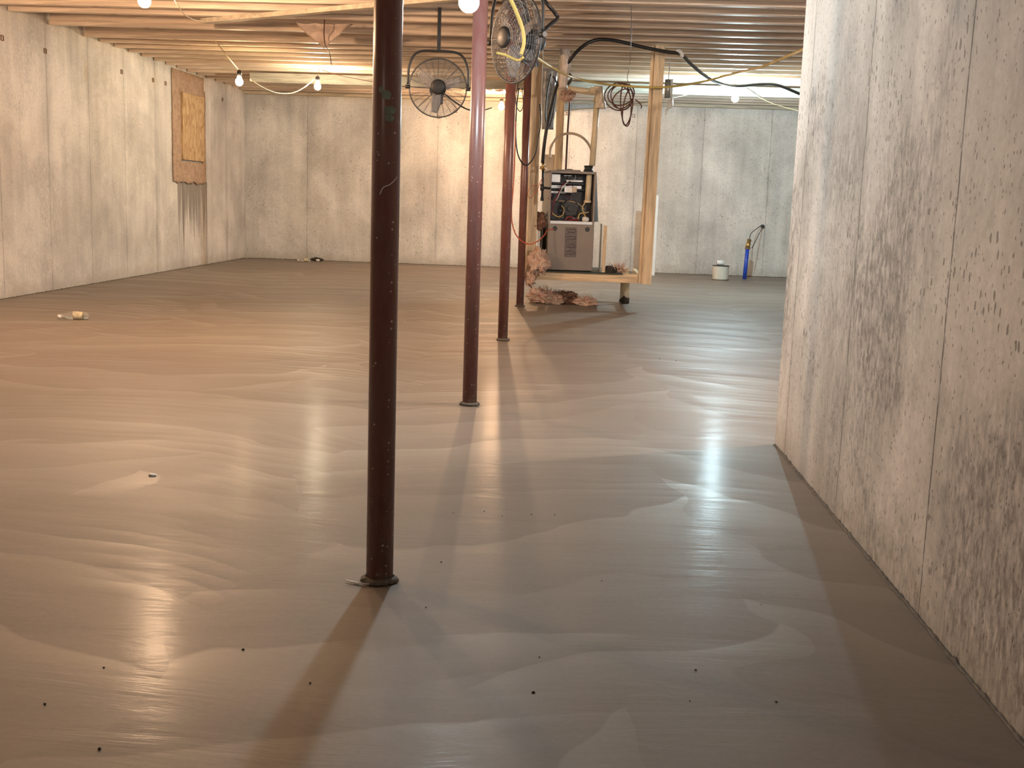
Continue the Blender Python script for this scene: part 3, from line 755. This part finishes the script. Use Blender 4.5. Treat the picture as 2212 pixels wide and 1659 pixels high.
# ------------------------------------------------------------------ furnace frame of 2x4s hung from the joists
FY = 11.6
t = thing('hanging_platform', (.17, FY, .27), 'hanging platform frame of pale two-by-four studs around the furnace', 'wood frame')
def part(mb, name, m, lab=None, parent=None, bevel=.002):
    pr = parent or t
    o = mb.build(name, m, pr, bevel=bevel); 
    q = pr
    off = Vector((0,0,0))
    while q is not None: off += q.location; q = q.parent
    o.location = -off
    if lab: o['label'] = lab
    return o
def leanbox(x0, x1, y0, y1, z0, z1, dx=0, dy=0):
    b_ = MB().box((x0, y0, z0), (x1, y1, z1))
    for v in b_.v:
        k = (v.z-z0)/(z1-z0); v.x += dx*k; v.y += dy*k
    return b_
part(leanbox(-.489, -.395, FY, FY+.038, .27, 2.36, 0), 'stud', M['stud'])
part(leanbox(-.395, -.357, FY+.0, FY+.089, .30, 2.59, 0), 'stud', M['stud'])
part(leanbox(.722, .818, FY-.038, FY, .262, ZJ-.004, .018), 'stud', M['stud'])
part(leanbox(.690, .728, FY, FY+.089, .27, ZJ-.004, .018), 'stud', M['stud'])
part(leanbox(-.22, -.135, 12.62, 12.66, .27, ZJ-.004), 'stud', M['stud'])
part(MB().box((-.357, FY, .268), (.684, FY+.038, .357)), 'rail', M['rail'])
part(MB().box((-.357, 12.62, .268), (.64, 12.58, .357)), 'rail', M['rail'])
part(MB().box((.684, FY+.089, .268), (.722, 12.62, .357)), 'rail', M['rail'])
part(MB().box((-.395, FY+.089, .268), (-.357, 12.62, .357)), 'rail', M['rail'])
tag(MB().box((-.34, FY-.03, .3595), (.53, 12.5, .3635)).box((-.34, FY-.03, .352), (.53, FY-.026, .362)).build('drip_pan', M['green']), 'thin dark green sheet pan lying across the wood frame under the furnace', 'pan')
tag(MB().lathe([(0, 0), (.049, 0), (.049, .262), (0, .262)], (.593, 12.315, 0), 24).build('pipe_stub', M['pvc']), 'short cream pipe standing on the floor under the frame, muddy at its foot', 'pipe')
tag(MB().blob((.593, 12.29, .03), (.054, .045, .05), 5, .4, 3, 3, 0.0).build('mud_clump', M['dirt']), 'dark mud stuck round the foot of the cream pipe stub', 'mud')

# ------------------------------------------------------------------ furnace
fz0 = .364
FU = thing('furnace', (-.01, 11.66, fz0), 'taupe gas furnace with its top cover off and wiring exposed', 'furnace', rz=math.radians(7))
def fp(mb, name, m, parent=None, lab=None, bevel=.003):
    o = mb.build(name, m, parent or FU, bevel=bevel)
    if lab: o['label'] = lab
    return o
w2, dp, h1, h2 = .235, .70, .50, 1.0
cb = MB()
cb.box((-w2, 0.02, 0), (w2, dp, h1)).box((-w2, 0, 0), (-w2+.02, dp, h2)).box((w2-.02, 0, 0), (w2, dp, h2)).box((-w2, dp-.02, h1), (w2, dp, h2)).box((-w2, 0, h2-.025), (w2, dp, h2)).box((-w2+.02, .0, h1-.012), (w2-.02, .3, h1+.004))
fp(cb, 'cabinet', M['cab'])
fp(MB().box((-w2+.021, .16, h1+.004), (w2-.021, dp-.021, h2-.026)), 'burner_box', M['inner'])
fp(MB().box((-w2+.004, -.018, .008), (w2-.004, .018, h1-.03)), 'lower_door', M['cab'])
ld = FU.children[-1]
for x_ in (-.165, .165): fp(MB().cyl((x_, -.021, h1-.075), (x_, -.016, h1-.075), .024), 'finger_hole', M['blackm'], bevel=0)
dec = MB().box((-.06, -.0195, .14), (.06, -.0175, .44)); fp(dec, 'rating_decal', M['label'], bevel=0)
for k, zz in enumerate((.405, .335, .255, .185)):
    fp(MB().tube(spline([(-.04, -.021, zz+.012), (.035, -.021, zz+.014), (.045, -.021, zz-.005), (.03, -.021, zz-.014), (-.035, -.021, zz-.012)], 4), .0022, 4), 'decal_print', M['inner'], bevel=0)
fp(MB().box((-w2+.02, -.004, h1-.03), (w2-.02, .012, h1+.002)), 'shelf_edge', M['alu'])
fp(MB().box((-.21, .07, .885), (-.12, .16, .968)), 'control_box', M['alu'])
fp(MB().box((-.21, .145, .825), (.11, .16, .86)), 'burner_rail', M['alu'])
fp(MB().box((-.21, .145, .775), (-.05, .16, .80)), 'burner_rail', M['alu'])
fp(MB().box((-.06, .13, .895), (.12, .16, .915)).box((-.08, .13, .95), (.0, .16, .963)), 'burner_rail', M['alu'])
fp(MB().box((-.21, .10, .808), (.14, .16, .822)).box((-.21, .09, .868), (.13, .15, .884)), 'manifold_pipe', M['inner'])
gv = MB().box((-.08, .03, .785), (.02, .11, .84)); gvo = fp(gv, 'gas_valve', M['alu'])
fp(MB().cyl((-.028, .022, .812), (-.028, .05, .812), .022), 'valve_knob', M['white'], gvo, bevel=0)
fp(MB().box((.0, .015, .79), (.045, .08, .845)), 'valve_coil', plain('tan_plastic', (.55, .47, .36), .5), gvo)
fp(MB().cyl((-.01, .07, .63), (-.01, .16, .63), .075), 'blower_housing', M['inner'], bevel=0)
fp(MB().cyl((-.01, .045, .63), (-.01, .075, .63), .03), 'blower_motor', M['blackm'], bevel=0)
for k in range(6):
    a = k*math.pi/3+.3; fp(MB().cyl((-.01+.09*math.cos(a), .148, .63+.09*math.sin(a)), (-.01+.09*math.cos(a), .162, .63+.09*math.sin(a)), .006, seg=8), 'bolt', M['alu'], bevel=0)
fp(MB().cyl((.165, .07, .70), (.172, .07, .975), .029), 'drain_trap', M['pvc'], bevel=0)
fp(MB().lathe([(.029, .69), (.038, .692), (.038, .712), (.029, .714)], (.165, .07, 0)), 'trap_collar', M['pvc'], bevel=0)
fp(MB().tube(spline([(.14, .06, .69), (.115, .05, .65), (.118, .05, .61), (.15, .05, .59), (.18, .06, .60)], 6), .006, 6), 'yellow_lead', plain('cream_lead', (.60, .48, .25), .5), bevel=0)
fp(MB().tube(spline([(.07, .05, .52), (.085, .04, .575), (.12, .04, .585), (.145, .05, .56), (.15, .05, .53)], 6), .006, 6), 'yellow_lead', M['yellow'], bevel=0)
fp(MB().tube(spline([(-.2, .05, .60), (-.18, .04, .565), (-.12, .04, .54), (-.08, .05, .57), (-.075, .05, .62), (-.1, .06, .655)], 6), .005, 6), 'yellow_lead', M['yellow'], bevel=0)
fp(MB().tube(spline([(-.03, .04, .90), (-.11, .03, .85), (-.15, .03, .75), (-.19, .03, .65), (-.2, .03, .55)], 6), .006, 6), 'dark_lead', M['redlead'], bevel=0)
fp(MB().tube(spline([(-.16, .03, .70), (-.1, .02, .83), (-.04, .02, .90), (.02, .03, .915), (.03, .05, .96)], 6), .005, 6), 'grey_lead', M['alu'], bevel=0)
fp(MB().tube(spline([(-.13, .1, .70), (0, .07, .70), (.08, .07, .675), (.14, .08, .62)], 6), .005, 6), 'dark_lead', M['tancord'], bevel=0)
fp(MB().tube(spline([(-.06, .04, .51), (-.02, .03, .545), (.02, .03, .53), (.04, .03, .51)], 6), .005, 6), 'red_lead', plain('red_lead', (.35, .03, .04), .5), bevel=0)
fp(MB().blob((.15, .05, .525), (.035, .03, .025), 3, .3, 3), 'crumpled_bag', M['paper'], bevel=0)
fp(MB().blob((.06, .05, .515), (.02, .02, .014), 4, .3, 2).blob((.0, .05, .512), (.03, .02, .010), 6, .3, 2), 'connector', M['redlead'], bevel=0)
fp(MB().tube([(-.01+.085*math.cos(a), .066, .63+.085*math.sin(a)) for a in [2*math.pi*k/28 for k in range(28)]], .006, 6, closed=True), 'blower_flange', M['blackm'], bevel=0)
rn_ = random.Random(11)
for k in range(7):
    x0, z0 = rn_.uniform(-.2, .1), rn_.uniform(.53, .95)
    fp(MB().tube(spline([(x0, .09, z0), (x0+rn_.uniform(-.05,.06), .06, z0-.03), (x0+rn_.uniform(.0,.08), .055, z0+rn_.uniform(-.1,.05)), (x0+rn_.uniform(.02,.12), .09, z0+rn_.uniform(-.09,.03))], 6), .003, 5), 'dark_lead' if k % 2 else 'grey_lead', (M['redlead'], M['blackm'], M['alu'], M['orange'])[k % 4], bevel=0)
fp(MB().lathe([(.024, 1.0), (.05, 1.0), (.05, 1.02), (.043, 1.022), (.043, 1.05), (.048, 1.052), (.048, 1.062), (.02, 1.064)], (.165, .10, 0)), 'vent_collar', M['blackm'], bevel=0)
fp(MB().box((-.16, .05, 1.0), (.08, .3, 1.014)).box((-.06, .04, 1.014), (0, .12, 1.022)), 'top_plate', M['cab'])
sp = MB(); sp.add([(w2+.002, .03, h1), (w2+.002, .03, h2-.03), (w2+.03, .45, h2-.03), (w2+.10, .45, h1), (w2+.006, .03, h1), (w2+.006, .03, h2-.03), (w2+.034, .45, h2-.03), (w2+.104, .45, h1)],
    [(0,1,2,3), (7,6,5,4), (0,4,5,1), (1,5,6,2), (2,6,7,3), (3,7,4,0)])
fp(sp, 'side_flap', M['inner'], bevel=0)
fp(MB().box((w2, .03, .0), (w2+.004, dp, h1)), 'side_panel', M['cabl'])

tag(MB().box((.318, 11.62, fz0), (.352, 11.66, fz0+.47)).build('wood_strip', M['stud'], bevel=.002), 'narrow upright wood strip leaning at the right side of the furnace', 'wood strip')
tag(MB().box((.300, 11.66, fz0), (.306, 12.3, fz0+.48)).build('sheet_panel', M['cabl']), 'pale grey-green metal sheet standing beside the furnace', 'panel')

# gas piping
gp = thing('gas_pipe', A(1172,400,11.47), 'black iron gas pipe with brass shutoff valve left of the furnace', 'pipe')
def gpart(mb, name, m): 
    o = mb.build(name, m, gp); o.location = -gp.location; return o
gpart(MB().tube([A(1173,368,11.47), A(1171,432,11.47)], .012, 12), 'riser', M['blackm'])
gpart(MB().tube([A(1169,405,11.47), A(1188,407,11.6)], .012, 12), 'branch', M['blackm'])
gpart(MB().tube([A(1171,398,11.47), A(1171,412,11.47)], .019, 12).tube([A(1171,427,11.47), A(1171,434,11.47)], .018, 12), 'fitting', M['blackm'])
gpart(MB().tube([A(1174,350,11.47), A(1173,368,11.47)], .016, 10).tube([A(1166,362,11.45), A(1178,363,11.45)], .014, 8), 'valve_body', M['brass'])
gpart(MB().tube([A(1176,362,11.43), A(1183,366,11.40)], .010, 6), 'valve_handle', M['white'])

# venting
vp = thing('vent_pipe', A(1284,300,11.8), 'cream vent pipe rising from the furnace and turning left along the ceiling', 'pipe')
def vpart(mb, name, m):
    o = mb.build(name, m, vp); o.location = -vp.location; return o
vb = A(1279,358,11.8); vt_ = A(1291,205,11.8)
vpart(MB().tube([vb, vt_], .031, 20), 'riser', M['pvc'])
vpart(MB().tube([A(1293,200,11.8), A(1222,192,11.8)], .031, 20), 'branch', M['pvc'])
vpart(MB().tube(spline([A(1288,222,11.8), A(1292,205,11.8), A(1288,198,11.8), A(1275,197,11.8)], 5), .038, 20), 'elbow', M['pvc'])
pv2 = MB(); g = []
for i in range(14):
    f_ = i/13; row = []
    for j in range(17):
        a = 2*math.pi*j/16; c_ = A(1293+f_*5, 186+f_*48, 11.78)
        r_ = .042+.012*f_+.012*noise.noise(Vector((math.cos(a)*2, math.sin(a)*2, f_*4)))
        row.append(c_+Vector((r_*math.cos(a), r_*math.sin(a), 0)))
    g.append(row)
pv2.sheet(g, .002)
tag(pv2.build('plastic_wrap', plain('milky_film', (.66, .58, .47), .35, 0, .08)), 'milky plastic sheet wrapped round the elbow of the vent pipe', 'plastic sheet')

# milky film and wires bundled behind the left stud
g = []
for i in range(20):
    f_ = i/19; row = []
    for j in range(9):
        a = math.pi*j/8; c_ = A(1186-4*f_, 148+132*f_, 11.9); r_ = .085*(1-.35*f_)*(1+.35*noise.noise(Vector((a*2, f_*5, 1))))
        row.append(c_+Vector((-r_*math.cos(a), -r_*math.sin(a)*.5, 0)))
    g.append(row)
tag(MB().sheet(g, .002).build('plastic_bundle', plain('grey_film', (.26, .26, .27), .3, 0, .3, 20)), 'crumpled grey plastic bundle hanging right of the left stud', 'plastic sheet')
cord('cable_loop', [A(1190,160,11.75), A(1182,200,11.75), A(1178,250,11.75), A(1184,275,11.75), A(1192,255,11.75), A(1200,210,11.75), A(1202,180,11.75), A(1195,165,11.7)], .008, M['black'], 'black wire loop hanging in the grey plastic bundle', 'cable')
g = []
for i in range(14):
    f_ = i/13; row = []
    for j in range(9):
        a = math.pi*j/8; c_ = A(1219+3*math.sin(f_*5), 106+88*f_, 11.2); r_ = .045*(1+.4*noise.noise(Vector((a*2, f_*6, 8))))
        row.append(c_+Vector((-r_*math.cos(a), -r_*math.sin(a), 0)))
    g.append(row)
tag(MB().sheet(g, .003).build('plastic_flap', plain('pale_film', (.50, .44, .40), .35, 0, .2, 20)), 'pale torn plastic strip dangling from the joists left of the hose arch', 'plastic sheet')
cord('hook_pipe', [A(1228,158,11.2), A(1235,168,11.2), A(1230,178,11.2), A(1224,184,11.2)], .012, M['black'], 'short black hook dangling beside the black hose', 'hook')

# duct hanger right of the right stud
hb = thing('hanging_bracket', A(1444,200,12.4), 'grey metal channel with torn white foil dangling right of the tall right stud', 'bracket')
def hpart(mb, name, m):
    o = mb.build(name, m, hb); o.location = -hb.location; return o
a_, b_ = A(1443,172,12.4), A(1441,212,12.4)
hpart(MB().tube([a_, b_], .042, 4), 'channel', M['steel'])
hpart(MB().tube([A(1452,171,12.38), A(1450,214,12.38)], .010, 6), 'white_edge', M['white'])
hpart(MB().tube(spline([A(1446,214,12.4), A(1448,228,12.4), A(1441,236,12.4), A(1438,248,12.4)], 5), [.035, .034, .034, .03, .03, .028, .024, .02, .016, .012, .012, .010, .009, .008, .006, .004][:16], 8), 'foil', M['white'])
cord('bracket_rod', [A(1444,172,12.4), A(1446,150,12.4), A(1447,128,12.4)], .005, M['steel'], 'thin rod holding the grey metal channel under the joists', 'rod')
cord('iron_rod', [A(1222,372,12.75), A(1226,290,12.75), A(1231,215,12.75), A(1232,190,12.8)], .011, M['brown'], 'thin dark upright pipe behind the furnace', 'pipe')
tag(MB().box((-.33, 12.66, 1.2), (-.19, 12.9, 1.56)).build('plenum_box', plain('tan_duct_board', (.50, .42, .32), .6), bevel=.004), 'tan box standing behind the top left corner of the furnace', 'box')

# ------------------------------------------------------------------ insulation pieces
def wool(label, c, rad, m, seed, wisps=60, flat=None, ln=.06, amp=.5):
    b_ = MB().blob(c, rad, seed, amp, 5, 4.2, flat)
    b_.wisps(c, rad, wisps*2, ln, seed+10, zmin=(flat if flat is not None else 0)+.003)
    return tag(b_.build('insulation_clump', m), label, 'insulation')
c = A(1170,640,11.95)
wool('ragged pink insulation tuft at the left end of the floor pile', (-.29, 11.98, .06), (.13, .10, .075), M['pink'], 1, 70, .002, .08)
wool('pale pink insulation roll in front of the dark clump on the floor', (-.17, 11.88, .04), (.10, .07, .05), M['pinkl'], 2, 50, .002)
wool('large dark dirty insulation clump in the middle of the floor pile', (-.07, 12.0, .05), (.16, .10, .075), M['pinkd'], 3, 50, .002)
wool('small pale insulation piece at the right end of the floor pile', (.17, 11.87, .03), (.10, .07, .045), M['pinkl'], 4, 60, .002, .07)
wool('big puffy pink insulation wad at the lower left corner of the frame', tuple(A(1163,565,11.45)), (.095, .06, .125), M['pinkl'], 5, 60, None, .05)
wool('thin pink insulation shred hanging below the left frame corner', tuple(A(1146,598,11.5)), (.05, .04, .09), M['pinkl'], 12, 40, None, .05)
wool('brownish pink insulation tuft beside the furnace top left', tuple(A(1165,478,11.65)), (.065, .05, .075), M['pinkd'], 6, 50, None, .04)
wool('pink insulation wad stuffed at the left end of the cream vent pipe', tuple(A(1226,205,11.8)), (.065, .05, .06), M['pink'], 7, 50, None, .06)
wool('dark clod of debris on the platform right of the furnace', (.40, 11.66, .385), (.06, .04, .04), M['dirt'], 8, 10, .364, .03)
wool('pale insulation shreds on the platform right of the furnace', (.49, 11.72, .385), (.07, .05, .03), M['pinkl'], 9, 50, .364, .10)
wool('orange-lit insulation batt stuffed between far joists near the low orange bulb', tuple(A(1075,190,16.6)), (.34, .2, .07), M['pink'], 11, 30, None, .05)
# white foam offcut leaning by the furnace left side
tag(MB().box((0, 0, 0), (.022, .03, .20), Matrix.Translation((-.352, 11.72, .80)) @ Matrix.Rotation(.55, 4, 'Y')).build('metal_cover', M['cab'], bevel=.002), 'tilted grey metal cover at the left side of the furnace', 'metal cover')
tag(MB().box((-.352, 11.75, .365), (-.32, 12.2, .80)).build('leaning_board', M['white'], bevel=.003), 'white panel standing between the left stud and the furnace', 'panel')
# white board behind the right stud
tag(MB().box((1.15, 17.38, .0), (1.275, 17.42, 1.20)).build('foam_board', M['white'], bevel=.003), 'tall white board whose edge shows behind the right stud', 'board')

# ------------------------------------------------------------------ things by the back wall on the right
t = thing('bucket', (2.205, 16.93, 0), 'small cream bucket with dark lid standing by the back wall', 'bucket')
MB().lathe([(0, 0), (.112, 0), (.116, .01), (.119, .20), (.12, .205), (0, .205)], seg=32).build('body', plain('cream_bucket', (.66, .64, .56), .45, 0, .06), t)
MB().lathe([(0, .206), (.125, .206), (.125, .214), (0, .216)], seg=32).build('lid', M['blackm'], t)
MB().lathe([(.11, .0), (.124, .0), (.122, .014), (.113, .016)], seg=32).build('muddy_foot', M['slurry'], t)
t = thing('tape_roll', (2.19, 16.92, .2161), 'white rolled tube lying on the bucket lid', 'roll')
MB().lathe([(.018, -.05), (.034, -.052), (.036, .05), (.018, .052)], (0, 0, .036), 20, Matrix.Rotation(math.pi/2, 4, 'Y')).build('tube', M['white'], t)
MB().lathe([(0, -.047), (.018, -.047), (.018, .047), (0, .047)], (0, 0, .036), 16, Matrix.Rotation(math.pi/2, 4, 'Y')).build('core', M['blackm'], t)

t = thing('water_pipe', (2.621, 17.35, 0), 'leaning blue water pipe with brass fitting at the back wall', 'pipe')
b0 = Vector((0, 0, 0)); b1 = A(1615,533,17.42)-t.location; b2 = A(1619,517,17.43)-t.location
MB().tube([b0+Vector((0,0,-.0)), b1], .030, 16).build('blue_sleeve', M['blue'], t)
MB().tube([b1-Vector((0,0,.02)), b1.lerp(b2,.5), b1.lerp(b2,.52), b2], [.036,.036,.030,.033], 14).build('brass_fitting', M['brass'], t)
MB().tube([b1-Vector((0,0,.035)), b1-Vector((0,0,.015))], .040, 14).build('clamp', M['rust'], t)
cord('tracer_wire', [A(1619,518,17.43), A(1622,505,17.6), A(1632,496,17.9), A(1646,486,18.08), A(1648,490,18.08), A(1640,505,17.9), A(1630,525,17.6), A(1624,536,17.45)], .006, M['blackm'], 'thin dark wire looped from the blue pipe to a hole in the back wall', 'wire')
tag(MB().cyl(A(1648,489,18.06), A(1648,489,18.06)+Vector((0,.039,0)), .028, seg=16).build('pipe_sleeve', M['blackm']), 'small dark sleeve plugged into the back wall above the blue pipe', 'sleeve')

# ------------------------------------------------------------------ litter on the slab
def bottle(loc, rz, s, label, dent=.0):
    t = thing('plastic_bottle', loc, label, 'bottle', rz=rz)
    mt_ = Matrix.Rotation(math.pi/2, 4, 'Y')
    prof = [(0, .10), (.02, .10), (.030, .09), (.032, .07), (.031, .05), (.0325, .02), (.0305, .0), (.0325, -.03), (.03, -.05), (.022, -.075), (.013, -.09), (.013, -.10)]
    b_ = MB().lathe([(r*s, z*s) for r, z in prof], (0, 0, .0325*s), 20, mt_)
    for v in b_.v:
        n = noise.noise(v*40)*.006*s; v.z = max(.001, v.z*(1-.18*abs(math.sin(v.x*30)))+n)
    b_.build('bottle_body', M['bottle'], t)
    lb = MB().lathe([(r*s*1.02, z*s) for r, z in ((.0325, .06), (.0322, .02), (.0325, -.01))], (0, 0, .0325*s), 20, mt_)
    for v in lb.v: v.z = max(.002, v.z*(1-.12*abs(math.sin(v.x*30))))
    lb.build('wrapper', plain('printed_wrapper', (.58, .52, .38), .4, 0, .5, 35), t)
    MB().lathe([(0, -.125*s), (.0155*s, -.124*s), (.016*s, -.098*s), (0, -.097*s)], (0, 0, .020*s), 16, mt_).build('cap', M['white'], t)
    return t
bottle((-3.93, 8.87, 0), math.radians(12), 1.05, 'crushed clear plastic bottle lying alone on the left part of the floor')
bottle((A(655,566,17.6).x, 17.7, 0), math.radians(5), .9, 'small clear bottle lying at the foot of the back wall')
tag(MB().blob((A(682,562,17.7).x, 17.85, .02), (.03, .02, .018), 4, .3, 3, 3, .001).build('rubble_chip', M['paper']), 'pale rubble chip beside the bottle at the back wall', 'rubble')
tag(MB().blob((-4.0, 17.9, .03), (.09, .05, .03), 9, .4, 3, 3, .001).build('rubble_heap', M['dirt']), 'dark lump of rubble against the back wall behind the small bottle', 'rubble')
tag(MB().blob((-1.517, 4.05, .004), (.014, .010, .006), 2, .3, 3, 3, .0008).build('white_chip', M['paper']), 'tiny white chip lying alone on the floor left of the nearest post', 'chip')
tag(MB().tube([(XP-.09, 2.99, .006), (XP-.055, 2.975, .004), (XP-.02, 2.965, .007)], [.002, .004, .002], 6).build('plaster_sliver', M['paper']), 'thin whitish sliver at the foot of the nearest post', 'sliver')
def flr(px, py):
    d = ray(px, py); return CAM + d*(-CH/d.z)
cr = None
for k, (px, py, r_) in enumerate(((1152,1497,.006),(1198,1113,.004),(979,1108,.003),(1046,1105,.004),(1148,1112,.004),(525,1404,.005),(215,1619,.006),(224,1443,.004),(670,1476,.004),(97,1522,.005),(1165,1420,.003),(1300,1255,.003),(953,1215,.004),(1490,1515,.003),(1677,1517,.004),(1425,775,.006),(1460,780,.006),(1085,1115,.003),(920,1313,.004),(1503,1448,.004))):
    p = flr(px, py)
    if cr is None: cr = MB().blob((0, 0, .4), (1, .8, .6), 3, .4, 2, 3, 0).build('mortar_crumb', M['dirt']); o = cr
    else: o = cr.copy(); COL.objects.link(o)
    o.location = (p.x, p.y, .0003); o.scale = (r_*.65, r_*.65, r_*.65); o.rotation_euler.z = k*1.3
    tag(o, 'tiny dark mortar crumb stuck on the wet concrete floor', 'crumb', 'mortar crumbs on the floor')

# ragged slurry edge where the slab meets the walls
def skirt(p, q, nrm, seed, name, lab, wd=.012, ht=.010):
    p, q, nrm = Vector(p), Vector(q), Vector(nrm); ln = (q-p).length; n = int(ln/.025); g = [[], [], []]
    for i in range(n+1):
        c_ = p.lerp(q, i/n); k = .5+abs(noise.noise(Vector((i*.35, seed, 0))))*1.4; k2 = .5+abs(noise.noise(Vector((i*.5, seed+4, 0))))*1.4
        g[0].append(c_+nrm*.002+Vector((0,0,ht*k2))); g[1].append(c_+nrm*.010*k+Vector((0,0,ht*.35*k2))); g[2].append(c_+nrm*wd*k+Vector((0,0,.001)))
    o = MB().sheet(g, .002).build(name, M['slurry']); o['kind'] = 'structure'; return o
skirt((XR, YF+.1, 0), (XR, YE-.01, 0), (-1, 0, 0), 1, 'baseboard_right', '')
skirt((XL, YF+.1, 0), (XL, YB-.03, 0), (1, 0, 0), 2, 'baseboard_left', '')
skirt((XL+.03, YB, 0), (XFAR-.03, YB, 0), (0, -1, 0), 3, 'baseboard_back', '')
